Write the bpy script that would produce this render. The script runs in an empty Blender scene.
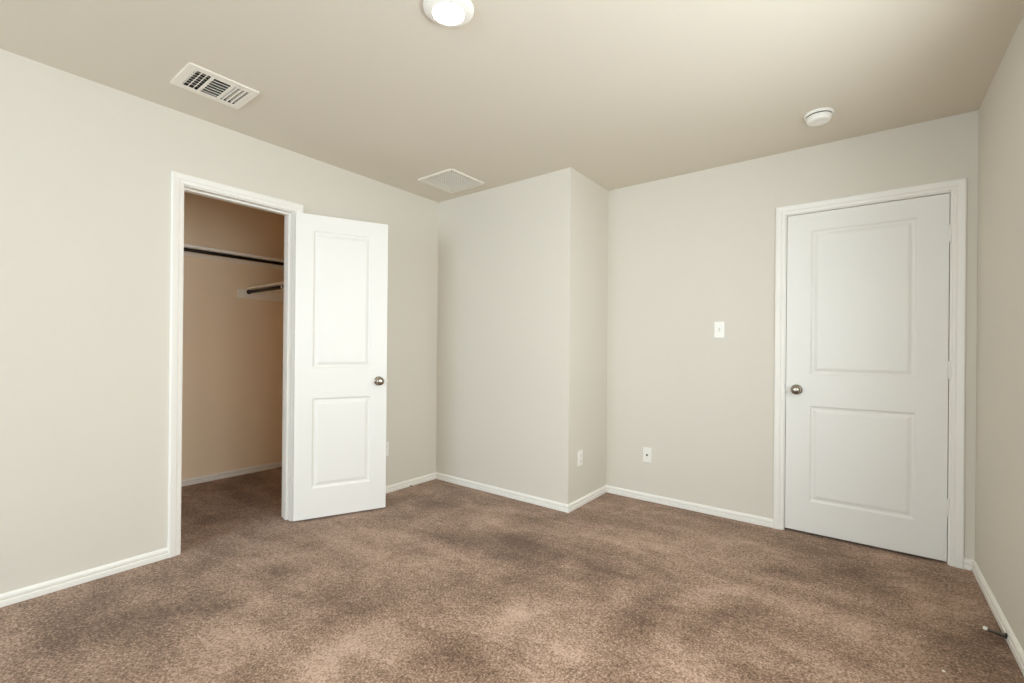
import bpy, bmesh, math, random
from mathutils import Vector, Matrix
from mathutils import noise as mnoise
from math import sin, cos, pi, radians

S = bpy.context.scene
COL = S.collection

# ------------------------------------------------------------------ camera
PXW = 1024.0
FPX, YAW, PITCH, ROLL = 460.0, -0.65328, 0.00121, 0.00919
CAM = Vector((3.0007, 0.0, 1.1508))
fwd = Vector((sin(YAW)*cos(PITCH), cos(YAW)*cos(PITCH), sin(PITCH)))
rgt = Vector((cos(YAW), -sin(YAW), 0))
upv = rgt.cross(fwd)
r2 = rgt*cos(ROLL) + upv*sin(ROLL)
u2 = -rgt*sin(ROLL) + upv*cos(ROLL)
cd = bpy.data.cameras.new('camera')
co = bpy.data.objects.new('camera', cd); COL.objects.link(co)
M = Matrix(((r2.x, u2.x, -fwd.x), (r2.y, u2.y, -fwd.y), (r2.z, u2.z, -fwd.z))).to_4x4()
M.translation = CAM
co.matrix_world = M
cd.sensor_fit = 'HORIZONTAL'; cd.sensor_width = 36.0
cd.lens = FPX*36.0/PXW
cd.shift_x = 0.0; cd.shift_y = 6.85/PXW
cd.clip_start = 0.02
S.camera = co

# ------------------------------------------------------------------ light and exposure
S.view_settings.view_transform = 'Standard'
S.view_settings.look = 'None'
S.view_settings.gamma = 1.0
S.view_settings.use_curve_mapping = False
S.view_settings.exposure = 0.0
S.cycles.use_denoising = True
S.cycles.max_bounces = 24
S.cycles.diffuse_bounces = 16
S.cycles.sample_clamp_indirect = 6.0

W = bpy.data.worlds.new('sky'); S.world = W; W.use_nodes = True
W.node_tree.nodes['Background'].inputs[0].default_value = (0.80, 0.90, 1.0, 1)
W.node_tree.nodes['Background'].inputs[1].default_value = 0.3

# daylight through the side and rear windows; the far side one is added fill
def area(name, loc, rot, sx, sy, power, col):
    l = bpy.data.lights.new(name, 'AREA'); l.shape = 'RECTANGLE'; l.size = sx; l.size_y = sy
    l.energy = power; l.color = col
    o = bpy.data.objects.new(name, l); COL.objects.link(o)
    o.location = loc; o.rotation_euler = rot
    return o
WIN = (-0.20, 1.40, 0.80, 2.05)          # y0, y1, z0, z1 of the first window in the right wall
WIN2 = (1.52, 2.26, 0.80, 1.90)         # and of the second, added to light the far end of the room
WINF = (0.30, 2.30, 0.80, 2.10)          # x0, x1, z0, z1 of the window in the wall behind the camera
SIDE_POWER, FAR_POWER, REAR_POWER = 55.0, 31.0, 124.0
SIDE_DAY, REAR_DAY = (0.93, 1.0, 1.03), (0.80, 0.97, 1.11)
area('side_window_daylight', (3.63, (WIN[0]+WIN[1])/2, (WIN[2]+WIN[3])/2), (0, radians(90), 0),
     WIN[3]-WIN[2], WIN[1]-WIN[0], SIDE_POWER, SIDE_DAY)
area('far_fill_light', (3.63, (WIN2[0]+WIN2[1])/2, (WIN2[2]+WIN2[3])/2), (0, radians(90), 0),
     WIN2[3]-WIN2[2], WIN2[1]-WIN2[0], FAR_POWER, SIDE_DAY)
area('rear_window_daylight', ((WINF[0]+WINF[1])/2, -3.36, (WINF[2]+WINF[3])/2), (radians(90), 0, 0),
     WINF[1]-WINF[0], WINF[3]-WINF[2], REAR_POWER, REAR_DAY)
LAMP_STRENGTH = 60.0

# ------------------------------------------------------------------ room dimensions
H = 2.44
YB, XB, YD, XR, YF = 2.830, 1.345, 3.432, 3.474, -3.20
T = 0.12

# ------------------------------------------------------------------ materials
def nodes(name):
    m = bpy.data.materials.new(name); m.use_nodes = True
    return m, m.node_tree.nodes, m.node_tree.links, m.node_tree.nodes['Principled BSDF']
def srgb(r, g, b):
    f = lambda c: ((c/255+0.055)/1.055)**2.4 if c/255 > 0.04045 else c/255/12.92
    return (f(r), f(g), f(b), 1)
def plain(name, col, rough=0.5, metal=0.0, spec=0.5):
    m, n, l, b = nodes(name)
    b.inputs['Base Color'].default_value = col
    b.inputs['Roughness'].default_value = rough
    b.inputs['Metallic'].default_value = metal
    b.inputs['Specular IOR Level'].default_value = spec
    return m
def painted(name, col, rough, scale, strength, dist=0.002, spec=0.3, var=0.0):
    m, n, l, b = nodes(name)
    b.inputs['Roughness'].default_value = rough
    b.inputs['Specular IOR Level'].default_value = spec
    tc = n.new('ShaderNodeTexCoord')
    nz = n.new('ShaderNodeTexNoise'); nz.inputs['Scale'].default_value = scale
    nz.inputs['Detail'].default_value = 3.0
    l.new(tc.outputs['Object'], nz.inputs['Vector'])
    bp = n.new('ShaderNodeBump'); bp.inputs['Strength'].default_value = strength
    bp.inputs['Distance'].default_value = dist
    l.new(nz.outputs['Fac'], bp.inputs['Height'])
    l.new(bp.outputs['Normal'], b.inputs['Normal'])
    if var:
        n2 = n.new('ShaderNodeTexNoise'); n2.inputs['Scale'].default_value = 1.1
        l.new(tc.outputs['Object'], n2.inputs['Vector'])
        mx = n.new('ShaderNodeMix'); mx.data_type = 'RGBA'
        mx.inputs['A'].default_value = tuple(c*(1-var) for c in col[:3])+(1,)
        mx.inputs['B'].default_value = tuple(min(1, c*(1+var)) for c in col[:3])+(1,)
        l.new(n2.outputs['Fac'], mx.inputs['Factor'])
        l.new(mx.outputs['Result'], b.inputs['Base Color'])
    else:
        b.inputs['Base Color'].default_value = col
    return m
M_WALL = painted('wall_paint', srgb(217, 212, 201), 0.75, 170, 0.10, 0.001)
M_CLOSET_LIT = painted('closet_wall_lit_tint', srgb(244, 225, 198), 0.75, 170, 0.10, 0.001)  # wall colour lightened and warmed, standing in for light missing in the closet
M_CEIL = painted('ceiling_paint', srgb(219, 212, 198), 0.9, 120, 0.14, 0.001, 0.1)
M_TRIM = painted('white_trim_paint', srgb(239, 237, 231), 0.38, 60, 0.02, 0.001, 0.45)
M_DOOR = painted('white_door_paint', srgb(234, 233, 228), 0.42, 260, 0.05, 0.0006, 0.45)
M_NICKEL = plain('satin_nickel', (0.36, 0.32, 0.27, 1), 0.24, 1.0)
M_BRONZE = plain('dark_bronze_metal', srgb(30, 22, 18), 0.5, 0.0, 0.3)
M_PLASTIC = plain('white_plastic', srgb(240, 238, 231), 0.35)
M_VENT = plain('white_enamel', srgb(238, 233, 222), 0.4)
M_DARK = plain('dark_duct', srgb(66, 60, 52), 0.9)
M_BLACK = plain('black_plastic', srgb(25, 24, 24), 0.5)
M_SHELF = painted('shelf_paint', srgb(250, 247, 240), 0.5, 60, 0.03, 0.001, 0.4)
M_RUBBER = plain('white_rubber', srgb(240, 236, 228), 0.6)
M_LENS, n_, l_, b_ = nodes('lit_lens')
b_.inputs['Base Color'].default_value = (1, 1, 1, 1)
b_.inputs['Emission Color'].default_value = (1.0, 0.80, 0.58, 1)
b_.inputs['Emission Strength'].default_value = LAMP_STRENGTH
M_GLASS, n_, l_, b_ = nodes('window_pane')
_t = n_.new('ShaderNodeBsdfTransparent'); _g = n_.new('ShaderNodeBsdfGlossy'); _g.inputs['Roughness'].default_value = 0.0
_m = n_.new('ShaderNodeMixShader'); _m.inputs[0].default_value = 0.05
l_.new(_t.outputs[0], _m.inputs[1]); l_.new(_g.outputs[0], _m.inputs[2])
l_.new(_m.outputs[0], n_['Material Output'].inputs['Surface'])

def carpet():
    m, n, l, b = nodes('brown_cut_pile_carpet')
    b.inputs['Roughness'].default_value = 1.0
    b.inputs['Specular IOR Level'].default_value = 0.05
    try:
        b.inputs['Sheen Weight'].default_value = 0.15
        b.inputs['Sheen Roughness'].default_value = 0.6
    except KeyError: pass
    tc = n.new('ShaderNodeTexCoord')
    def noise(scale, detail=3, rough=0.5, vec=None, dist=0.0):
        z = n.new('ShaderNodeTexNoise'); z.inputs['Scale'].default_value = scale
        z.inputs['Detail'].default_value = detail; z.inputs['Roughness'].default_value = rough
        z.inputs['Distortion'].default_value = dist
        l.new(vec or tc.outputs['Object'], z.inputs['Vector']); return z.outputs['Fac']
    def math_(op, a, c, d=None):
        z = n.new('ShaderNodeMath'); z.operation = op
        for i, v in enumerate((a, c, d)):
            if v is None: continue
            if isinstance(v, (int, float)): z.inputs[i].default_value = v
            else: l.new(v, z.inputs[i])
        return z.outputs[0]
    # brushed pile: streaks that follow the vacuum passes
    mp = n.new('ShaderNodeMapping'); mp.inputs['Rotation'].default_value = (0, 0, radians(-62))
    mp.inputs['Scale'].default_value = (1.0, 3.6, 1.0)
    l.new(tc.outputs['Object'], mp.inputs['Vector'])
    streak = noise(1.6, 4, 0.55, mp.outputs['Vector'], 0.5)
    patch = noise(3.2, 4, 0.6, None, 0.8)
    clump = noise(22, 3, 0.6)
    tuft = noise(62, 2, 0.6, None, 0.6)
    fibre = noise(125, 2, 0.65, None, 0.4)
    at = n.new('ShaderNodeAttribute'); at.attribute_name = 'pile'
    v = math_('MULTIPLY_ADD', math_('SUBTRACT', streak, 0.5), 0.85, 0.47)
    v = math_('MULTIPLY_ADD', math_('SUBTRACT', patch, 0.5), 0.95, v)
    v = math_('ADD', v, at.outputs['Fac'])
    v = math_('MULTIPLY_ADD', math_('SUBTRACT', clump, 0.5), 0.45, v)
    v = math_('MULTIPLY_ADD', math_('SUBTRACT', tuft, 0.5), 1.1, v)
    v = math_('MULTIPLY_ADD', math_('SUBTRACT', fibre, 0.5), 2.2, v)
    rp = n.new('ShaderNodeValToRGB')
    rp.color_ramp.elements[0].position = 0.0; rp.color_ramp.elements[0].color = srgb(97, 70, 49)
    rp.color_ramp.elements[1].position = 1.0; rp.color_ramp.elements[1].color = srgb(197, 167, 147)
    e = rp.color_ramp.elements.new(0.5); e.color = srgb(149, 121, 99)
    l.new(v, rp.inputs['Fac']); l.new(rp.outputs['Color'], b.inputs['Base Color'])
    h = math_('MULTIPLY_ADD', fibre, 0.6, math_('MULTIPLY', tuft, 0.6))
    bp = n.new('ShaderNodeBump'); bp.inputs['Strength'].default_value = 0.55
    bp.inputs['Distance'].default_value = 0.012
    l.new(h, bp.inputs['Height']); l.new(bp.outputs['Normal'], b.inputs['Normal'])
    return m
M_CARPET = carpet()

# ------------------------------------------------------------------ mesh helpers
def link(name, bm, mat, parent=None, smooth=False, bevel=0.0, seg=2):
    bmesh.ops.recalc_face_normals(bm, faces=bm.faces)
    me = bpy.data.meshes.new(name); bm.to_mesh(me); bm.free()
    o = bpy.data.objects.new(name, me); COL.objects.link(o)
    for mm in (mat if isinstance(mat, (list, tuple)) else [mat]): me.materials.append(mm)
    if smooth:
        for p in me.polygons: p.use_smooth = True
    if bevel:
        md = o.modifiers.new('edge', 'BEVEL'); md.width = bevel; md.segments = seg
        md.limit_method = 'ANGLE'; md.angle_limit = radians(35)
        md.harden_normals = False
    if parent: o.parent = parent
    return o
def empty(name, loc=(0, 0, 0), rz=0.0):
    o = bpy.data.objects.new(name, None); COL.objects.link(o)
    o.location = loc; o.rotation_euler = (0, 0, rz); o.empty_display_size = 0.1
    return o
def tag(o, label, cat, group=None):
    o['label'] = label; o['category'] = cat
    if group: o['group'] = group
    return o
def structure(o, label=None):
    o['kind'] = 'structure'
    if label: o['label'] = label
    return o
def box(bm, x0, x1, y0, y1, z0, z1):
    vs = [bm.verts.new(p) for p in ((x0,y0,z0),(x1,y0,z0),(x1,y1,z0),(x0,y1,z0),(x0,y0,z1),(x1,y0,z1),(x1,y1,z1),(x0,y1,z1))]
    for f in ((0,1,2,3),(4,5,6,7),(0,1,5,4),(1,2,6,5),(2,3,7,6),(3,0,4,7)):
        bm.faces.new([vs[i] for i in f])
    return vs
def boxm(*a):
    bm = bmesh.new(); box(bm, *a); return bm
def plate(us, vs, holes, place, t0, t1):
    """slab with rectangular holes; us/vs = (min,max); place(u,v,t) gives the point"""
    U = sorted({us[0], us[1], *[h[0] for h in holes], *[h[1] for h in holes]})
    V = sorted({vs[0], vs[1], *[h[2] for h in holes], *[h[3] for h in holes]})
    def solid(i, j):
        if not (0 <= i < len(U)-1 and 0 <= j < len(V)-1): return False
        u, v = (U[i]+U[i+1])/2, (V[j]+V[j+1])/2
        return not any(h[0] < u < h[1] and h[2] < v < h[3] for h in holes)
    bm = bmesh.new(); cache = {}
    def P(i, j, t):
        k = (i, j, t)
        if k not in cache: cache[k] = bm.verts.new(place(U[i], V[j], t))
        return cache[k]
    for i in range(len(U)-1):
        for j in range(len(V)-1):
            if not solid(i, j): continue
            bm.faces.new([P(i,j,t0),P(i+1,j,t0),P(i+1,j+1,t0),P(i,j+1,t0)])
            bm.faces.new([P(i,j,t1),P(i+1,j,t1),P(i+1,j+1,t1),P(i,j+1,t1)])
            for (di, dj, a, c) in ((-1,0,(0,0),(0,1)),(1,0,(1,0),(1,1)),(0,-1,(0,0),(1,0)),(0,1,(0,1),(1,1))):
                if not solid(i+di, j+dj):
                    bm.faces.new([P(i+a[0],j+a[1],t0),P(i+c[0],j+c[1],t0),P(i+c[0],j+c[1],t1),P(i+a[0],j+a[1],t1)])
    return bm
def lathe(bm, prof, seg=48, mat=None, close=True):
    """prof: (radius, height) pairs, turned about local z"""
    rings = []
    for r, h in prof:
        if r < 1e-6: rings.append([bm.verts.new((0, 0, h))])
        else: rings.append([bm.verts.new((r*cos(2*pi*k/seg), r*sin(2*pi*k/seg), h)) for k in range(seg)])
    for a, c in zip(rings, rings[1:]):
        for k in range(seg):
            k2 = (k+1) % seg
            if len(a) == 1 and len(c) == 1: continue
            if len(a) == 1: bm.faces.new([a[0], c[k], c[k2]])
            elif len(c) == 1: bm.faces.new([a[k], a[k2], c[0]])
            else: bm.faces.new([a[k], a[k2], c[k2], c[k]])
    if close:
        for rr in (rings[0], rings[-1]):
            if len(rr) > 1: bm.faces.new(rr)
    return bm
def tube(bm, pts, r, seg=12):
    """round bar along a polyline"""
    rings = []
    for i, p in enumerate(pts):
        p = Vector(p)
        d = (Vector(pts[min(i+1, len(pts)-1)]) - Vector(pts[max(i-1, 0)])).normalized()
        a = d.orthogonal().normalized() if abs(d.z) > 0.9 else d.cross(Vector((0,0,1))).normalized()
        c = d.cross(a)
        rings.append([bm.verts.new(p + (a*cos(2*pi*k/seg) + c*sin(2*pi*k/seg))*r) for k in range(seg)])
    for a, c in zip(rings, rings[1:]):
        for k in range(seg):
            bm.faces.new([a[k], a[(k+1) % seg], c[(k+1) % seg], c[k]])
    bm.faces.new(rings[0]); bm.faces.new(rings[-1])
    return bm
def sweep(bm, stations):
    """stations: lists of matching profile points; skinned, ends capped"""
    R = [[bm.verts.new(p) for p in st] for st in stations]
    n = len(R[0])
    for a, c in zip(R, R[1:]):
        for k in range(n):
            bm.faces.new([a[k], a[(k+1) % n], c[(k+1) % n], c[k]])
    bm.faces.new(R[0]); bm.faces.new(R[-1])
    return bm

# ------------------------------------------------------------------ openings
CY0, CY1, CZ = 0.916, 1.530, 2.040        # closet opening (jamb faces, head)
DX0, DX1, DZ = 2.599, 3.369, 2.026        # entry door opening
RETX, RETY = (0.289, 0.650), (2.340, 2.700)
VENX, VENY = (0.300, 0.562), (0.760, 1.066)
CXB, CYL, CYR = -1.432, 0.84, 2.20        # closet back wall, end walls

# ------------------------------------------------------------------ shell
def build_floor():
    x0, x1, y0, y1 = -1.55, 3.70, -3.32, 4.75
    nx, ny = 210, 322
    bm = bmesh.new()
    g = [[bm.verts.new((x0+(x1-x0)*i/nx, y0+(y1-y0)*j/ny, 0)) for i in range(nx+1)] for j in range(ny+1)]
    for j in range(ny):
        for i in range(nx):
            bm.faces.new([g[j][i], g[j][i+1], g[j+1][i+1], g[j+1][i]])
    o = link('floor', bm, M_CARPET)
    # brushed and trodden pile, plus darker areas in the closet and by the right wall: centre, inverse of the patch's two half-axes, amount
    at = o.data.attributes.new('pile', 'FLOAT', 'POINT')
    for k, v in enumerate(o.data.vertices):
        s = 0.0
        w1, w2 = mnoise.noise_vector(v.co*2.6), mnoise.noise_vector(v.co*7.0)
        wx, wy = v.co.x+.13*w1.x+.06*w2.x, v.co.y+.13*w1.y+.06*w2.y
        for (px, py, m0, m1, m2, m3, amt) in PILE:
            dx, dy = wx-px, wy-py
            p, q = m0*dx+m1*dy, m2*dx+m3*dy
            d = p*p+q*q
            if d < 6: s += amt*math.exp(-0.8*d)
        at.data[k].value = .95*s
    return structure(o)
PILE = [(0.614, 0.641, 0.535, 2.918, 3.094, -1.154, -0.16), (3.411, 2.725, -3.912, 3.913, 13.332, -1.661, -0.25), (0.294, 0.942, 1.576, 5.563, 7.766, -3.357, -0.14),
        (-0.761, 1.46, 0.613, 4.494, 3.023, 4.325, -0.12), (0.54, 0.493, 0.387, 3.979, 9.668, -1.047, -0.34), (0.592, 1.2, 2.946, 6.481, 16.29, -12.774, -0.25),
        (1.179, 2.129, 3.046, 2.118, 1.341, -8.436, -0.3), (1.613, 2.237, 2.876, 1.567, 3.308, -7.895, -0.28), (1.862, 2.114, 3.941, 1.767, 3.162, -8.731, -0.26),
        (2.269, 1.979, 4.029, 4.321, 12.049, -1.544, -0.4), (1.6, 1.802, 2.825, 4.106, 8.142, -0.079, -0.16), (1.178, 1.302, 2.847, 4.478, 4.769, -3.769, -0.22),
        (1.854, 1.275, 4.048, 3.983, 7.428, -7.556, -0.17), (0.727, 2.085, 5.788, 5.685, 1.954, -5.37, -0.14), (0.657, 1.996, 3.374, 4.383, 6.301, -3.507, 0.22),
        (1.088, 2.342, 4.242, 3.087, 3.255, -9.671, 0.18), (1.166, 1.776, 3.73, 4.041, 9.866, -9.456, 0.2), (1.471, 1.035, 2.279, 6.715, 9.199, -0.863, 0.34),
        (1.662, 1.103, 7.368, 16.597, 17.895, -4.141, 0.22), (1.882, 1.634, 4.701, 3.75, 8.334, -6.786, 0.24), (2.074, 1.894, 6.041, 3.887, 16.562, -10.831, 0.26),
        (2.14, 1.465, 4.871, 3.856, 9.403, -6.826, 0.18), (0.81, 1.125, 1.844, 5.743, 11.328, 0.402, 0.2), (1.114, 0.791, 2.096, 5.703, 5.696, -5.134, 0.22),
        (0.47, 0.797, 1.431, 6.308, 9.545, -2.733, 0.08), (2.657, 2.76, 7.549, 1.143, 7.304, -7.051, -0.28), (2.901, 2.948, 7.599, 0.382, 13.894, -14.478, -0.26),
        (2.561, 2.089, 4.6, 1.771, 9.426, -5.401, -0.34), (2.977, 2.159, 17.041, 1.761, 10.199, -8.054, -0.24), (3.46, 2.854, 4.406, 2.637, 16.323, -5.096, -0.22),
        (2.745, 3.133, 6.851, 0.359, 6.89, -15.355, -0.22), (2.464, 2.321, 6.973, 2.19, 11.859, -8.775, 0.2), (3.188, 2.839, 6.14, 0.089, 9.19, -6.229, 0.16),
        (2.676, 2.345, 10.298, 2.147, 19.266, -15.399, 0.14), (3.207, 2.422, 10.006, 0.108, 9.135, -6.66, 0.1), (2.08, 2.767, 3.385, 1.061, 3.541, -5.743, 0.1),
        (0.443, 1.596, 2.147, 3.787, 7.482, -4.677, 0.14), (0.299, 0.524, 0.743, 6.583, 11.13, -1.835, -0.06), (-0.814, 1.57, 1.991, 5.544, 2.412, -0.275, -0.18),
        (-0.165, 1.157, 2.23, 8.704, 6.774, 1.775, 0.1)]
build_floor()
bm = plate((-1.55, 3.70), (-3.32, 4.75),
           [(VENX[0]+.022, VENX[1]-.022, VENY[0]+.022, VENY[1]-.022), (RETX[0]+.02, RETX[1]-.02, RETY[0]+.02, RETY[1]-.02)],
           lambda u, v, t: (u, v, t), H, H+0.10)
structure(link('ceiling', bm, M_CEIL))
bm = plate((YF-T, 2.95), (0, H), [(CY0-.012, CY1+.012, 0, CZ+.012)], lambda u, v, t: (t, u, v), 0.0, -T)
structure(link('wall_left', bm, M_WALL))
structure(link('wall_bumpout_front', boxm(0, XB, YB, YB+T, 0, H), M_WALL))
structure(link('wall_bumpout_side', boxm(XB-T, XB, YB+T, YD+T, 0, H), M_WALL))
bm = plate((XB, XR+T), (0, H), [(DX0-.012, DX1+.012, 0, DZ+.012)], lambda u, v, t: (u, t, v), YD, YD+T)
structure(link('wall_back', bm, M_WALL))
bm = plate((YF-T, YD), (0, H), [WIN, WIN2], lambda u, v, t: (t, u, v), XR, XR+T)
structure(link('wall_right', bm, M_WALL))
bm = plate((0, XR), (0, H), [WINF], lambda u, v, t: (u, t, v), YF, YF-T)
structure(link('wall_front', bm, M_WALL))
structure(link('wall_closet_back', boxm(CXB-T, CXB, CYL-T, CYR+T, 0, H), M_CLOSET_LIT))
structure(link('wall_closet_left', boxm(CXB, -T, CYL-T, CYL, 0, H), M_CLOSET_LIT))
structure(link('wall_closet_right', boxm(CXB, -T, CYR, CYR+T, 0, H), M_CLOSET_LIT))
structure(link('wall_hall_back', boxm(2.0, XR+T, 4.55, 4.65, 0, H), M_WALL))
structure(link('wall_hall_left', boxm(1.95, 2.05, YD+T, 4.55, 0, H), M_WALL))
structure(link('wall_hall_right', boxm(XR, XR+T, YD+T, 4.55, 0, H), M_WALL))

# baseboards: profile (thickness, height)
BP = [(0, 0), (.013, 0), (.014, .002), (.014, .0225), (.0130, .0238), (.0060, .0250), (.0050, .0265), (.0120, .0335), (.0122, .0430), (.0080, .0500), (.0035, .0535), (0, .0550)]
def baseboard(name, pts, closed_ends=True):
    """pts: wall-line points in order, room on the LEFT of the direction of travel"""
    st = []
    P = [Vector((p[0], p[1], 0)) for p in pts]
    for i, p in enumerate(P):
        def nrm(a, c):
            d = (c-a).normalized(); return Vector((-d.y, d.x, 0))
        if i == 0: off = nrm(P[0], P[1])
        elif i == len(P)-1: off = nrm(P[-2], P[-1])
        else:
            a, c = nrm(P[i-1], p), nrm(p, P[i+1]); off = (a+c)/(1+a.dot(c))
        st.append([p + off*t + Vector((0, 0, z)) for t, z in BP])
    bm = bmesh.new(); sweep(bm, st)
    return structure(link(name, bm, M_TRIM))
CAS = 0.057
baseboard('baseboard_left', [(0, CY0-.005-CAS), (0, YF)])
baseboard('baseboard_bumpout', [(XB, YD), (XB, YB), (0, YB), (0, CY1+.005+CAS)])
baseboard('baseboard_back', [(DX0-.005-CAS, YD), (XB, YD)])
baseboard('baseboard_right', [(XR, YF), (XR, YD), (DX1+.005+CAS, YD)])
baseboard('baseboard_closet', [(-T, CYR), (CXB, CYR), (CXB, CYL), (-T, CYL)])

# door trim: mitred casing, jamb lining, stop bead
CPROF = [(0, 0), (0, .008), (.003, .0105), (.017, .012), (.020, .0105), (.024, .0145), (.040, .0165), (.050, .0175), (.055, .0155), (.057, .011), (.057, 0)]
def casing_bm(a0, a1, top, place):
    bm = bmesh.new()
    st = []
    st.append([place(a0-u, 0, t) for u, t in CPROF])
    st.append([place(a0-u, top+u, t) for u, t in CPROF])
    st.append([place(a1+u, top+u, t) for u, t in CPROF])
    st.append([place(a1+u, 0, t) for u, t in CPROF])
    return sweep(bm, st)
def jamb_bm(a0, a1, top, place, th, d0, d1):
    """lining of the opening; th = thickness outward, d0..d1 through the wall"""
    bm = bmesh.new()
    prof = [(0, d0), (th, d0), (th, d1), (0, d1)]
    st = [[place(a0-u, 0, t) for u, t in prof], [place(a0-u, top+u, t) for u, t in prof],
          [place(a1+u, top+u, t) for u, t in prof], [place(a1+u, 0, t) for u, t in prof]]
    return sweep(bm, st)
def door_trim(name, a0, a1, top, place, wall_t):
    root = structure(empty(name, place((a0+a1)/2, 0, 0)))
    inv = root.location.copy()
    pl = lambda a, z, t: Vector(place(a, z, t)) - inv
    link('casing', casing_bm(a0-.005, a1+.005, top+.005, pl), M_TRIM, root)
    link('casing', casing_bm(a0-.005, a1+.005, top+.005, lambda a, z, t: pl(a, z, -wall_t-t)), M_TRIM, root)
    link('jamb', jamb_bm(a0, a1, top, pl, .012, 0.0, -wall_t), M_TRIM, root)
    link('stop_bead', jamb_bm(a0+.011, a1-.011, top-.011, pl, .011, -.040, -.075), M_TRIM, root, bevel=.002)
    return root
trim_closet = door_trim('trim_1', CY0, CY1, CZ, lambda a, z, t: (t, a, z), T)
trim_entry = door_trim('trim_2', DX0, DX1, DZ, lambda a, z, t: (a, YD-t, z), T)

# ------------------------------------------------------------------ doors
def leaf_bm(w, z0, z1, th, panels):
    """moulded two-panel leaf: local x along the width, y through the thickness (0 .. th)"""
    bm = bmesh.new()
    U = sorted({0.0, w, *[p[0] for p in panels], *[p[1] for p in panels]})
    V = sorted({z0, z1, *[p[2] for p in panels], *[p[3] for p in panels]})
    inpan = lambda u, v: any(p[0] < u < p[1] and p[2] < v < p[3] for p in panels)
    cache = {}
    def P(u, y, v):
        k = (round(u, 5), round(y, 5), round(v, 5))
        if k not in cache: cache[k] = bm.verts.new((u, y, v))
        return cache[k]
    for y, s in ((0.0, 1), (th, -1)):
        for i in range(len(U)-1):
            for j in range(len(V)-1):
                if inpan((U[i]+U[i+1])/2, (V[j]+V[j+1])/2): continue
                bm.faces.new([P(U[i],y,V[j]),P(U[i+1],y,V[j]),P(U[i+1],y,V[j+1]),P(U[i],y,V[j+1])])
        for (a, c, d, e) in panels:
            rings = [(0, 0), (.004, .003), (.008, .0075), (.013, .0092), (.019, .0092), (.024, .0076), (.034, .0030), (.040, .0018), (.043, .0016)]
            for (o0, h0), (o1, h1) in zip(rings, rings[1:]):
                q0 = [(a+o0, d+o0), (c-o0, d+o0), (c-o0, e-o0), (a+o0, e-o0)]
                q1 = [(a+o1, d+o1), (c-o1, d+o1), (c-o1, e-o1), (a+o1, e-o1)]
                for k in range(4):
                    k2 = (k+1) % 4
                    bm.faces.new([P(q0[k][0], y+s*h0, q0[k][1]), P(q0[k2][0], y+s*h0, q0[k2][1]),
                                  P(q1[k2][0], y+s*h1, q1[k2][1]), P(q1[k][0], y+s*h1, q1[k][1])])
            o1, h1 = rings[-1]
            bm.faces.new([P(a+o1, y+s*h1, d+o1), P(c-o1, y+s*h1, d+o1), P(c-o1, y+s*h1, e-o1), P(a+o1, y+s*h1, e-o1)])
    for i in range(len(U)-1):
        for v in (z0, z1): bm.faces.new([P(U[i],0.0,v),P(U[i+1],0.0,v),P(U[i+1],th,v),P(U[i],th,v)])
    for j in range(len(V)-1):
        for u in (0.0, w): bm.faces.new([P(u,0.0,V[j]),P(u,0.0,V[j+1]),P(u,th,V[j+1]),P(u,th,V[j])])
    return bm
KNOB = [(0, -.001), (.0325, -.001), (.0325, .003), (.030, .0065), (.022, .009), (.0135, .011), (.0115, .016), (.0115, .026), (.014, .030),
        (.021, .034), (.0262, .040), (.0280, .047), (.0268, .054), (.0225, .0595), (.014, .0632), (.005, .0642), (0, .0643)]
def knob(parent, x, y, z, sgn):
    """sgn -1: knob towards local -y"""
    bm = bmesh.new(); lathe(bm, KNOB[:6]+[(0, .011)], 40)
    ro = link('knob_rosette', bm, M_NICKEL, None, True)
    bm = bmesh.new(); lathe(bm, [(0, .009), (.0135, .0095)]+KNOB[6:], 40)
    kn = link('knob', bm, M_NICKEL, parent, True)
    kn.location = (x, y, z); kn.rotation_euler = (radians(90) if sgn < 0 else radians(-90), 0, 0)
    ro.parent = kn
    kn['label'] = 'round satin nickel knob'
    return kn
def hinge(parent, x, y, z, ang=0.0, leafdir=1, tip=True):
    bm = bmesh.new()
    tube(bm, [(0, 0, -.045), (0, 0, .045)], .0062, 14)
    tube(bm, [(0, 0, .045), (0, 0, .049)], .0046, 12); tube(bm, [(0, 0, -.049), (0, 0, -.045)], .0046, 12)
    for k in (-.027, -.009, .009, .027):
        tube(bm, [(0, 0, k-.0006), (0, 0, k+.0006)], .0064, 14)
    o = link('hinge', bm, M_TRIM, parent)
    o.location = (x, y, z)
    return o
def latch(parent, x, y, z):
    bm = boxm(-.0012, .0008, -.0125, .0125, -.028, .028)
    f = link('latch_plate', bm, M_NICKEL, parent); f.location = (x, y, z)
    bm = boxm(0, .010, -.006, .006, -.009, .009)
    for v in bm.verts:
        if v.co.x > .005 and v.co.y > 0: v.co.x = .003
    lb = link('latch_bolt', bm, M_NICKEL, f)
    return f

# closet door: hinged on the far jamb, swung well open against the wall
TH = 0.035
pin = (0.012, CY1+.004)
d1 = empty('door_1', (pin[0], pin[1], 0), 0)
ANG = 156.0
# local frame: x from hinge to latch edge, y=0 the face turned to the room
t_ = radians(ANG)
d1.rotation_euler = (0, 0, math.atan2(-cos(t_), sin(t_)))
pw, y_face = 0.598, -0.041
pl1 = [(.108, .488, .211, .811), (.108, .488, 1.012, 1.926)]
lf = link('door_panel', leaf_bm(pw, .012, 2.031, TH, pl1), M_DOOR, d1, bevel=.0015)
lf.location = (.004, y_face, 0)
knob(d1, .004+.541, y_face, .915, -1)
knob(d1, .004+.541, y_face+TH, .915, 1)
latch(d1, .004+pw, y_face+TH/2, .915)
for z in (.26, 1.06, 1.80):
    hinge(d1, 0, 0, z)
structure(d1, 'open white two-panel closet door swung out against the left wall')
d1['category'] = 'door'
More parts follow.
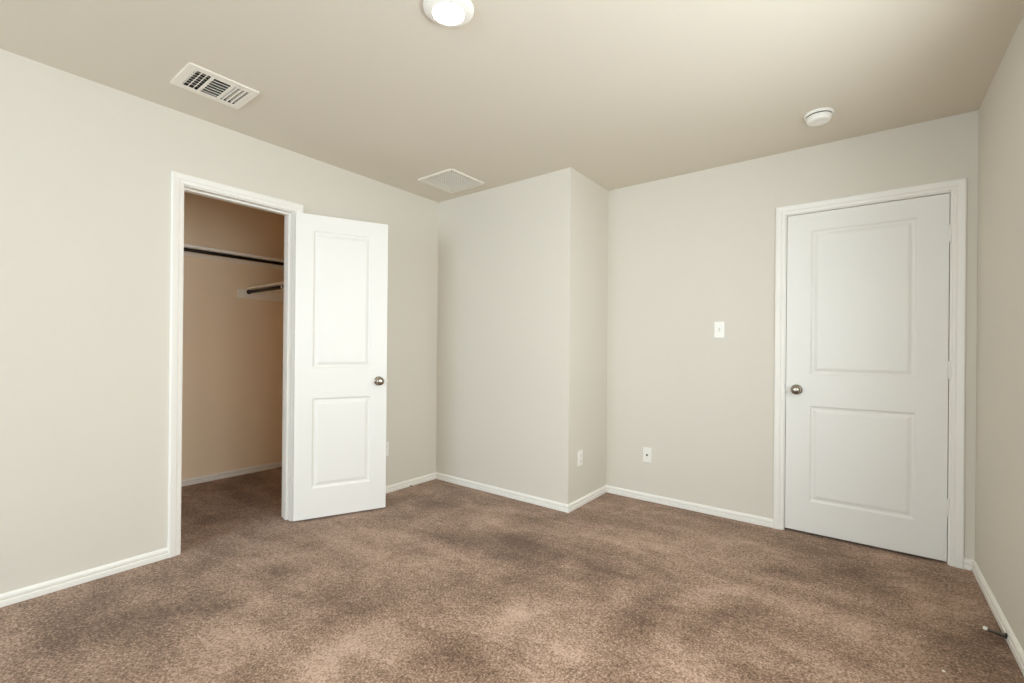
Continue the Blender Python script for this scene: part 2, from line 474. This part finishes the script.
# hinge plates let into the closet jamb
for z in (.26, 1.06, 1.80):
    o = link('hinge_plate', boxm(-.034, 0.0, -.0016, 0, -.045, .045), M_TRIM, trim_closet)
    o.location = Vector((0, CY1, z)) - trim_closet.location

# entry door: closed, hinges on its right
d2 = empty('door_2', (DX0+.003, YD+.003, 0), 0)
lw = DX1-DX0-.006
pl2 = [(.130, .632, .210, .811), (.130, .632, 1.008, 1.911)]
lf = link('door_panel', leaf_bm(lw, .014, DZ-.004, TH, pl2), M_DOOR, d2, bevel=.0015)
knob(d2, .058, 0, .908, -1)
knob(d2, .058, TH, .908, 1)
o = latch(d2, 0, .012, .908); o.rotation_euler = (0, 0, pi)
for z in (.310, 1.058, 1.800):
    hinge(d2, lw+.0025, -.0065, z)
structure(d2, 'closed white two-panel door in the back wall')
d2['category'] = 'door'
o = link('strike_plate', boxm(-.0006, .0012, -.020, .012, -.030, .030), M_NICKEL, trim_entry)
o.location = Vector((DX0, YD+.018, .908)) - trim_entry.location

# unseen windows beside and behind the camera; the second side one is added for fill
def window(name, u0, u1, z0, z1, loc, rz):
    """local: x across, -y towards the room"""
    root = structure(empty(name, loc, rz))
    w, h = u1-u0, z1-z0
    fr = plate((-w/2, w/2), (0, h), [(-w/2+.045, -.02, .045, h-.045), (.02, w/2-.045, .045, h-.045)], lambda u, v, t: (u, t, v), .05, .10)
    link('window_frame', fr, M_TRIM, root)
    link('pane', boxm(-w/2+.04, w/2-.04, .073, .077, .04, h-.04), M_GLASS, root)
    link('window_sill', boxm(-w/2, w/2, -.02, .05, -.02, 0), M_TRIM, root, bevel=.004)
window('window_1', *WIN, (XR, (WIN[0]+WIN[1])/2, WIN[2]), radians(-90))
window('window_added', *WIN2, (XR, (WIN2[0]+WIN2[1])/2, WIN2[2]), radians(-90))
window('window_3', *WINF, ((WINF[0]+WINF[1])/2, YF, WINF[2]), radians(180))

# ------------------------------------------------------------------ ceiling light
L = tag(empty('ceiling_light', (1.744, 1.228, H)), 'round white ceiling light glowing above the middle of the room', 'light')
bm = bmesh.new()
lathe(bm, [(0, 0), (.0945, 0), (.0955, -.004), (.0945, -.009), (.090, -.0135), (.080, -.0185), (.070, -.0228), (.0630, -.0252), (.0600, -.0252), (.0590, -.0240), (.0590, -.018), (0, -.018)], 72)
link('trim_ring', bm, M_PLASTIC, L, True)
bm = bmesh.new()
lathe(bm, [(0, -.020), (.0588, -.020), (.0588, -.0243), (.054, -.0256), (.040, -.0268), (.02, -.0276), (0, -.0278)], 64)
o = link('lens', bm, M_LENS, L, True); o['label'] = 'glowing white lens'

# ------------------------------------------------------------------ smoke detector
sd = tag(empty('smoke_detector', (2.798, 2.980, H)), 'round white smoke detector on the ceiling near the closed door', 'smoke detector')
bm = bmesh.new()
lathe(bm, [(0, 0), (.0685, 0), (.0695, -.003), (.0695, -.011), (.067, -.0135), (0, -.0135)], 56)
link('base', bm, M_PLASTIC, sd, True)
bm = bmesh.new(); lathe(bm, [(0, -.0125), (.0595, -.0125), (.0595, -.0195), (0, -.0195)], 56)
o = link('seam_gap', bm, M_BLACK, sd); o['label'] = 'dark gap between base and cover'
bm = bmesh.new()
lathe(bm, [(0, -.0188), (.0605, -.0188), (.0615, -.0205), (.0592, -.030), (.055, -.040), (.051, -.0445), (.046, -.0462), (.018, -.0470), (.017, -.0462), (.012, -.0462), (.011, -.0472), (0, -.0474)], 56)
link('cover', bm, M_PLASTIC, sd, True)
bm = bmesh.new()
for k in range(20):
    a = 2*pi*k/20
    vs = box(bm, .0560, .0592, -.0045, .0045, -.0335, -.0315)
    bmesh.ops.rotate(bm, verts=vs, cent=(0, 0, 0), matrix=Matrix.Rotation(a, 3, 'Z'))
o = link('slots', bm, M_PLASTIC, sd)

# ------------------------------------------------------------------ supply vent (three-way register)
vx, vy = (VENX[0]+VENX[1])/2, (VENY[0]+VENY[1])/2
hx, hy = (VENX[1]-VENX[0])/2, (VENY[1]-VENY[0])/2
V = tag(empty('ceiling_vent', (vx, vy, H)), 'white louvred air vent in the ceiling above the closet', 'vent')
def louvre(bm, axis, pos, half, tilt, width, cz=-.004, th=.0011, off=0.0):
    """blade along `axis`, centred at pos on the other axis, tilted about its length"""
    vs = box(bm, -half, half, -width/2, width/2, -th, th)
    bmesh.ops.rotate(bm, verts=vs, cent=(0, 0, 0), matrix=Matrix.Rotation(tilt, 3, 'X'))
    if axis == 'y':
        bmesh.ops.rotate(bm, verts=vs, cent=(0, 0, 0), matrix=Matrix.Rotation(radians(90), 3, 'Z'))
        bmesh.ops.translate(bm, verts=vs, vec=(pos, off, cz))
    else:
        bmesh.ops.translate(bm, verts=vs, vec=(off, pos, cz))
# face flange with three openings
ox = hx-.038
secs = [(-hy+.036, -hy+.102), (-hy+.116, hy-.116), (hy-.102, hy-.036)]
fl = plate((-hx, hx), (-hy, hy), [(-ox, ox, a, b) for a, b in secs], lambda u, v, t: (u, v, t), -.0075, -.0055)
box(fl, -hx, -hx+.002, -hy, hy, -.0056, 0); box(fl, hx-.002, hx, -hy, hy, -.0056, 0)
box(fl, -hx, hx, -hy, -hy+.002, -.0056, 0); box(fl, -hx, hx, hy-.002, hy, -.0056, 0)
link('flange', fl, M_VENT, V)
def bank(blades):
    bm = bmesh.new()
    for a in blades: louvre(bm, *a[:6], **(a[6] if len(a) > 6 else {}))
    return link('louvre_bank', bm, M_VENT, V)
bank([('x', secs[0][0]+.008+k*.0225, ox, radians(50), .017, -.001) for k in range(4)])
bank([('y', -ox+.010+k*(2*ox-.02)/6, (secs[1][1]-secs[1][0])/2, radians(40), .020, -.001, dict(off=0.0)) for k in range(7)])
bank([('x', secs[2][0]+.010+k*.0205, ox, radians(-62), .016, -.001) for k in range(4)])
bm = bmesh.new()
for k in range(7): louvre(bm, 'y', -ox+.012+k*(2*ox-.024)/6, .034, radians(40), .011, .006, off=(secs[0][0]+secs[0][1])/2)
link('damper', bm, M_VENT, V)
dk = plate((-hx+.023, hx-.023), (-hy+.023, hy-.023), [], lambda u, v, t: (u, v, t), .088, .092)
for a in ((-hx+.023, -hx+.025, -hy+.023, hy-.023), (hx-.025, hx-.023, -hy+.023, hy-.023), (-hx+.023, hx-.023, -hy+.023, -hy+.025), (-hx+.023, hx-.023, hy-.025, hy-.023)):
    box(dk, *a, 0.0, .09)
o = link('duct_box', dk, M_DARK, V); o['label'] = 'dark inside of the duct'

# ------------------------------------------------------------------ return grille
rx, ry = (RETX[0]+RETX[1])/2, (RETY[0]+RETY[1])/2
gx, gy = (RETX[1]-RETX[0])/2, (RETY[1]-RETY[0])/2
G = tag(empty('return_air_grille', (rx, ry, H)), 'square white fine-mesh air grille in the ceiling by the far corner', 'vent')
fl = plate((-gx, gx), (-gy, gy), [(-gx+.015, gx-.015, -gy+.015, gy-.015)], lambda u, v, t: (u, v, t), -.011, -.008)
box(fl, -gx, -gx+.003, -gy, gy, -.0082, 0); box(fl, gx-.003, gx, -gy, gy, -.0082, 0)
box(fl, -gx, gx, -gy, -gy+.003, -.0082, 0); box(fl, -gx, gx, gy-.003, gy, -.0082, 0)
link('frame', fl, M_VENT, G)
fl = plate((-gx+.0152, gx-.0152), (-gy+.0152, gy-.0152), [(-gx+.028, gx-.028, -gy+.028, gy-.028)], lambda u, v, t: (u, v, t), -.0050, -.0030)
link('inner_frame', fl, M_VENT, G)
bm = bmesh.new()
N = 16
for k in range(N+1):
    p = -gx+.028+k*(2*gx-.056)/N
    box(bm, p-.0016, p+.0016, -gy+.026, gy-.026, -.0052, .0005)
    p = -gy+.028+k*(2*gy-.056)/N
    box(bm, -gx+.026, gx-.026, p-.0014, p+.0014, -.0048, .0005)
link('grid', bm, M_VENT, G)
dk = plate((-gx+.021, gx-.021), (-gy+.021, gy-.021), [], lambda u, v, t: (u, v, t), .030, .034)
o = link('filter', dk, plain('grey_filter', srgb(84, 76, 64), 0.95), G)

# ------------------------------------------------------------------ wall plates
def wall_plate(name, loc, rz, label, cat):
    """local: x across, z up, -y towards the room"""
    o = tag(empty(name, loc, rz), label, cat)
    bm = boxm(-.035, .035, -.0055, 0, -.0575, .0575)
    for v in bm.verts:
        if v.co.y < -.003: v.co.x *= .93; v.co.z *= .955
    link('cover_plate', bm, M_PLASTIC, o, bevel=.0012)
    return o
def screw(parent, z):
    bm = bmesh.new(); lathe(bm, [(0, 0), (.0032, 0), (.0030, .0011), (0, .0014)], 16)
    box(bm, -.0028, .0028, -.0004, .0004, .0012, .0017)
    o = link('screw', bm, M_PLASTIC, parent); o.location = (0, -.0054, z); o.rotation_euler = (radians(90), 0, 0)
def outlet(loc, rz, label):
    o = wall_plate('power_outlet', loc, rz, label, 'outlet')
    for z in (-.0195, .0195):
        bm = bmesh.new()
        a = []
        for k in range(24):
            t = 2*pi*k/24
            a.append((max(-.0165, min(.0165, .0185*cos(t))), .0145*sin(t)))
        st = [[(x*s, y, zz*s+z) for x, zz in a] for y, s in ((-.004, 1.0), (-.0072, 1.0), (-.0076, .96))]
        sweep(bm, st)
        so = link('socket', bm, M_PLASTIC, o)
        bm = bmesh.new()
        box(bm, -.0075, -.0053, -.0079, -.0070, z-.001, z+.0075); box(bm, .0053, .0075, -.0079, -.0070, z-.001, z+.0062)
        box(bm, -.0024, .0024, -.0079, -.0070, z-.0095, z-.0052)
        link('slot', bm, M_BLACK, so)
    screw(o, 0)
    return o
outlet((0, 2.281, .350), radians(90), 'white power outlet on the left wall, just past the open closet door edge')
outlet((XB, 2.998, .352), radians(90), 'white power outlet low on the narrow side of the corner bump-out')
sw = wall_plate('light_switch', (2.197, YD, 1.297), 0, 'white toggle light switch on the back wall left of the closed door', 'switch')
bm = boxm(-.0052, .0052, -.0062, -.004, -.012, .012)
o = link('toggle_slot', bm, plain('grey_plastic', srgb(205, 202, 194), .5), sw)
bm = boxm(-.0038, .0038, -.0175, -.005, -.0045, .0045)
for v in bm.verts:
    if v.co.y < -.01: v.co.z -= .0065; v.co.x *= .85
link('toggle', bm, M_PLASTIC, sw, bevel=.001)
screw(sw, .030); screw(sw, -.030)
cx = wall_plate('cable_wall_plate', (1.688, YD, .349), 0, 'white cable jack plate low on the back wall near the bump-out', 'wall plate')
bm = bmesh.new(); lathe(bm, [(0, 0), (.0068, 0), (.0068, .003), (.0048, .0032), (.0048, .011), (.0042, .0115), (.0012, .0115), (.0012, .008), (0, .008)], 18)
o = link('coax_jack', bm, M_BRONZE, cx); o.location = (0, -.0052, 0); o.rotation_euler = (radians(90), 0, 0); o['label'] = 'dark threaded jack'
screw(cx, .030); screw(cx, -.030)

# ------------------------------------------------------------------ closet fittings
s1 = tag(empty('closet_shelf', (CXB, CYL, 1.922)), 'long white closet shelf running along the closet back wall', 'shelf')
link('board', boxm(0, .232, 0, CYR-CYL, 0, .024), M_SHELF, s1, bevel=.003)
link('cleat', boxm(0, .018, 0, CYR-CYL, -.030, 0), M_SHELF, s1, bevel=.002)
link('cleat', boxm(.018, .225, 0, .018, -.060, 0), M_SHELF, s1, bevel=.002)
link('cleat', boxm(.018, .225, CYR-CYL-.018, CYR-CYL, -.060, 0), M_SHELF, s1, bevel=.002)
def rod(name, a, b, r, label, hooks=()):
    a, b = Vector(a), Vector(b)
    o = tag(empty(name, a), label, 'closet rod')
    bm = bmesh.new(); tube(bm, [(0, 0, 0), tuple(b-a)], r, 20)
    link('bar', bm, M_BRONZE, o, True)
    for p, d in ((Vector((0, 0, 0)), (b-a).normalized()), (b-a, (a-b).normalized())):
        bm = bmesh.new(); tube(bm, [tuple(p), tuple(p+d*.010)], r+.004, 20)
        link('rod_socket', bm, M_BRONZE, o)
    return o
rod('closet_rod', (CXB+.212, CYL+.018, 1.9055), (CXB+.212, CYR-.018, 1.9055), .0130, 'long dark closet rod under the upper shelf')
s2 = tag(empty('closet_shelf', (CXB, CYR, 1.662)), 'short lower closet shelf on the closet end wall, half hidden by the door frame', 'shelf')
link('board', boxm(0, -T-CXB-.30, -.367, 0, 0, .020), M_SHELF, s2, bevel=.003)
link('cleat', boxm(0, .018, -.441, 0, -.080, 0), M_SHELF, s2, bevel=.002)
link('cleat', boxm(.018, -T-CXB-.30, -.018, 0, -.080, 0), M_SHELF, s2, bevel=.002)
# shelf-and-rod bracket hooking the lower rod
bm = bmesh.new()
bx = .655
box(bm, bx-.010, bx+.010, -.350, -.018, -.004, 0)
box(bm, bx-.010, bx+.010, -.024, -.018, -.26, 0)
st = []
for k in range(13):
    t = radians(-90 + 200*k/12)
    cy, cz = -.349, -.020
    st.append([(bx-.010, cy-.020*cos(t), cz+.020*sin(t)), (bx+.010, cy-.020*cos(t), cz+.020*sin(t)), (bx+.010, cy-.0165*cos(t), cz+.0165*sin(t)), (bx-.010, cy-.0165*cos(t), cz+.0165*sin(t))])
sweep(bm, st)
vs = [(bx-.004, -.335, -.004), (bx+.004, -.335, -.004), (bx+.004, -.324, -.004), (bx-.004, -.324, -.004)]
ve = [(bx-.004, -.024, -.25), (bx+.004, -.024, -.25), (bx+.004, -.024, -.238), (bx-.004, -.024, -.238)]
sweep(bm, [vs, ve])
o = link('bracket', bm, M_PLASTIC, s2)
rod('closet_rod', (CXB+.018, 1.851, 1.642), (-T-.30, 1.851, 1.642), .0145, 'short dark closet rod below the lower shelf')

# ------------------------------------------------------------------ door stop and specks on the carpet
ds = tag(empty('spring_door_stop', (XR-.013, 2.668, .022)), 'spring door stop with white tip on the right baseboard', 'door stop')
bm = bmesh.new(); lathe(bm, [(0, 0), (.011, 0), (.011, .003), (.006, .006), (0, .006)], 20)
o = link('mount', bm, M_BRONZE, ds, True); o.rotation_euler = (0, radians(-90), 0)
bm = bmesh.new()
pts = []
for k in range(14*12+1):
    t = k/12*2*pi; u = k/(14*12)
    pts.append((-.004-.053*u, (.0066-.0016*u)*cos(t), .010*u*(1-.3*u)+(.0066-.0016*u)*sin(t)))
tube(bm, pts, .0017, 6)
o = link('spring', bm, plain('dark_spring_steel', (.22, .20, .17, 1), .35, 1.0), ds, True)
bm = bmesh.new(); lathe(bm, [(0, 0), (.0062, 0), (.0072, .002), (.0072, .009), (.005, .0125), (0, .013)], 20)
o = link('tip', bm, M_RUBBER, ds, True); o.location = (-.055, 0, .0075); o.rotation_euler = (0, radians(-84), 0); o['label'] = 'white rubber tip'
def speck(name, loc, r, mat, label, cat, seed):
    rnd = random.Random(seed)
    bm = bmesh.new(); bmesh.ops.create_icosphere(bm, subdivisions=2, radius=r)
    for v in bm.verts:
        v.co *= .75+.5*rnd.random(); v.co.z *= .6
    o = link(name, bm, mat, None, True); o.location = loc
    return tag(o, label, cat)
speck('lint_tuft', (3.236, 2.272, .003), .0045, M_RUBBER, 'tiny white speck of lint on the carpet near the door stop', 'lint', 3)
speck('dirt_crumb', (.019, 2.534, .004), .0075, M_BLACK, 'tiny dark crumb on the carpet against the left baseboard', 'crumb', 5)
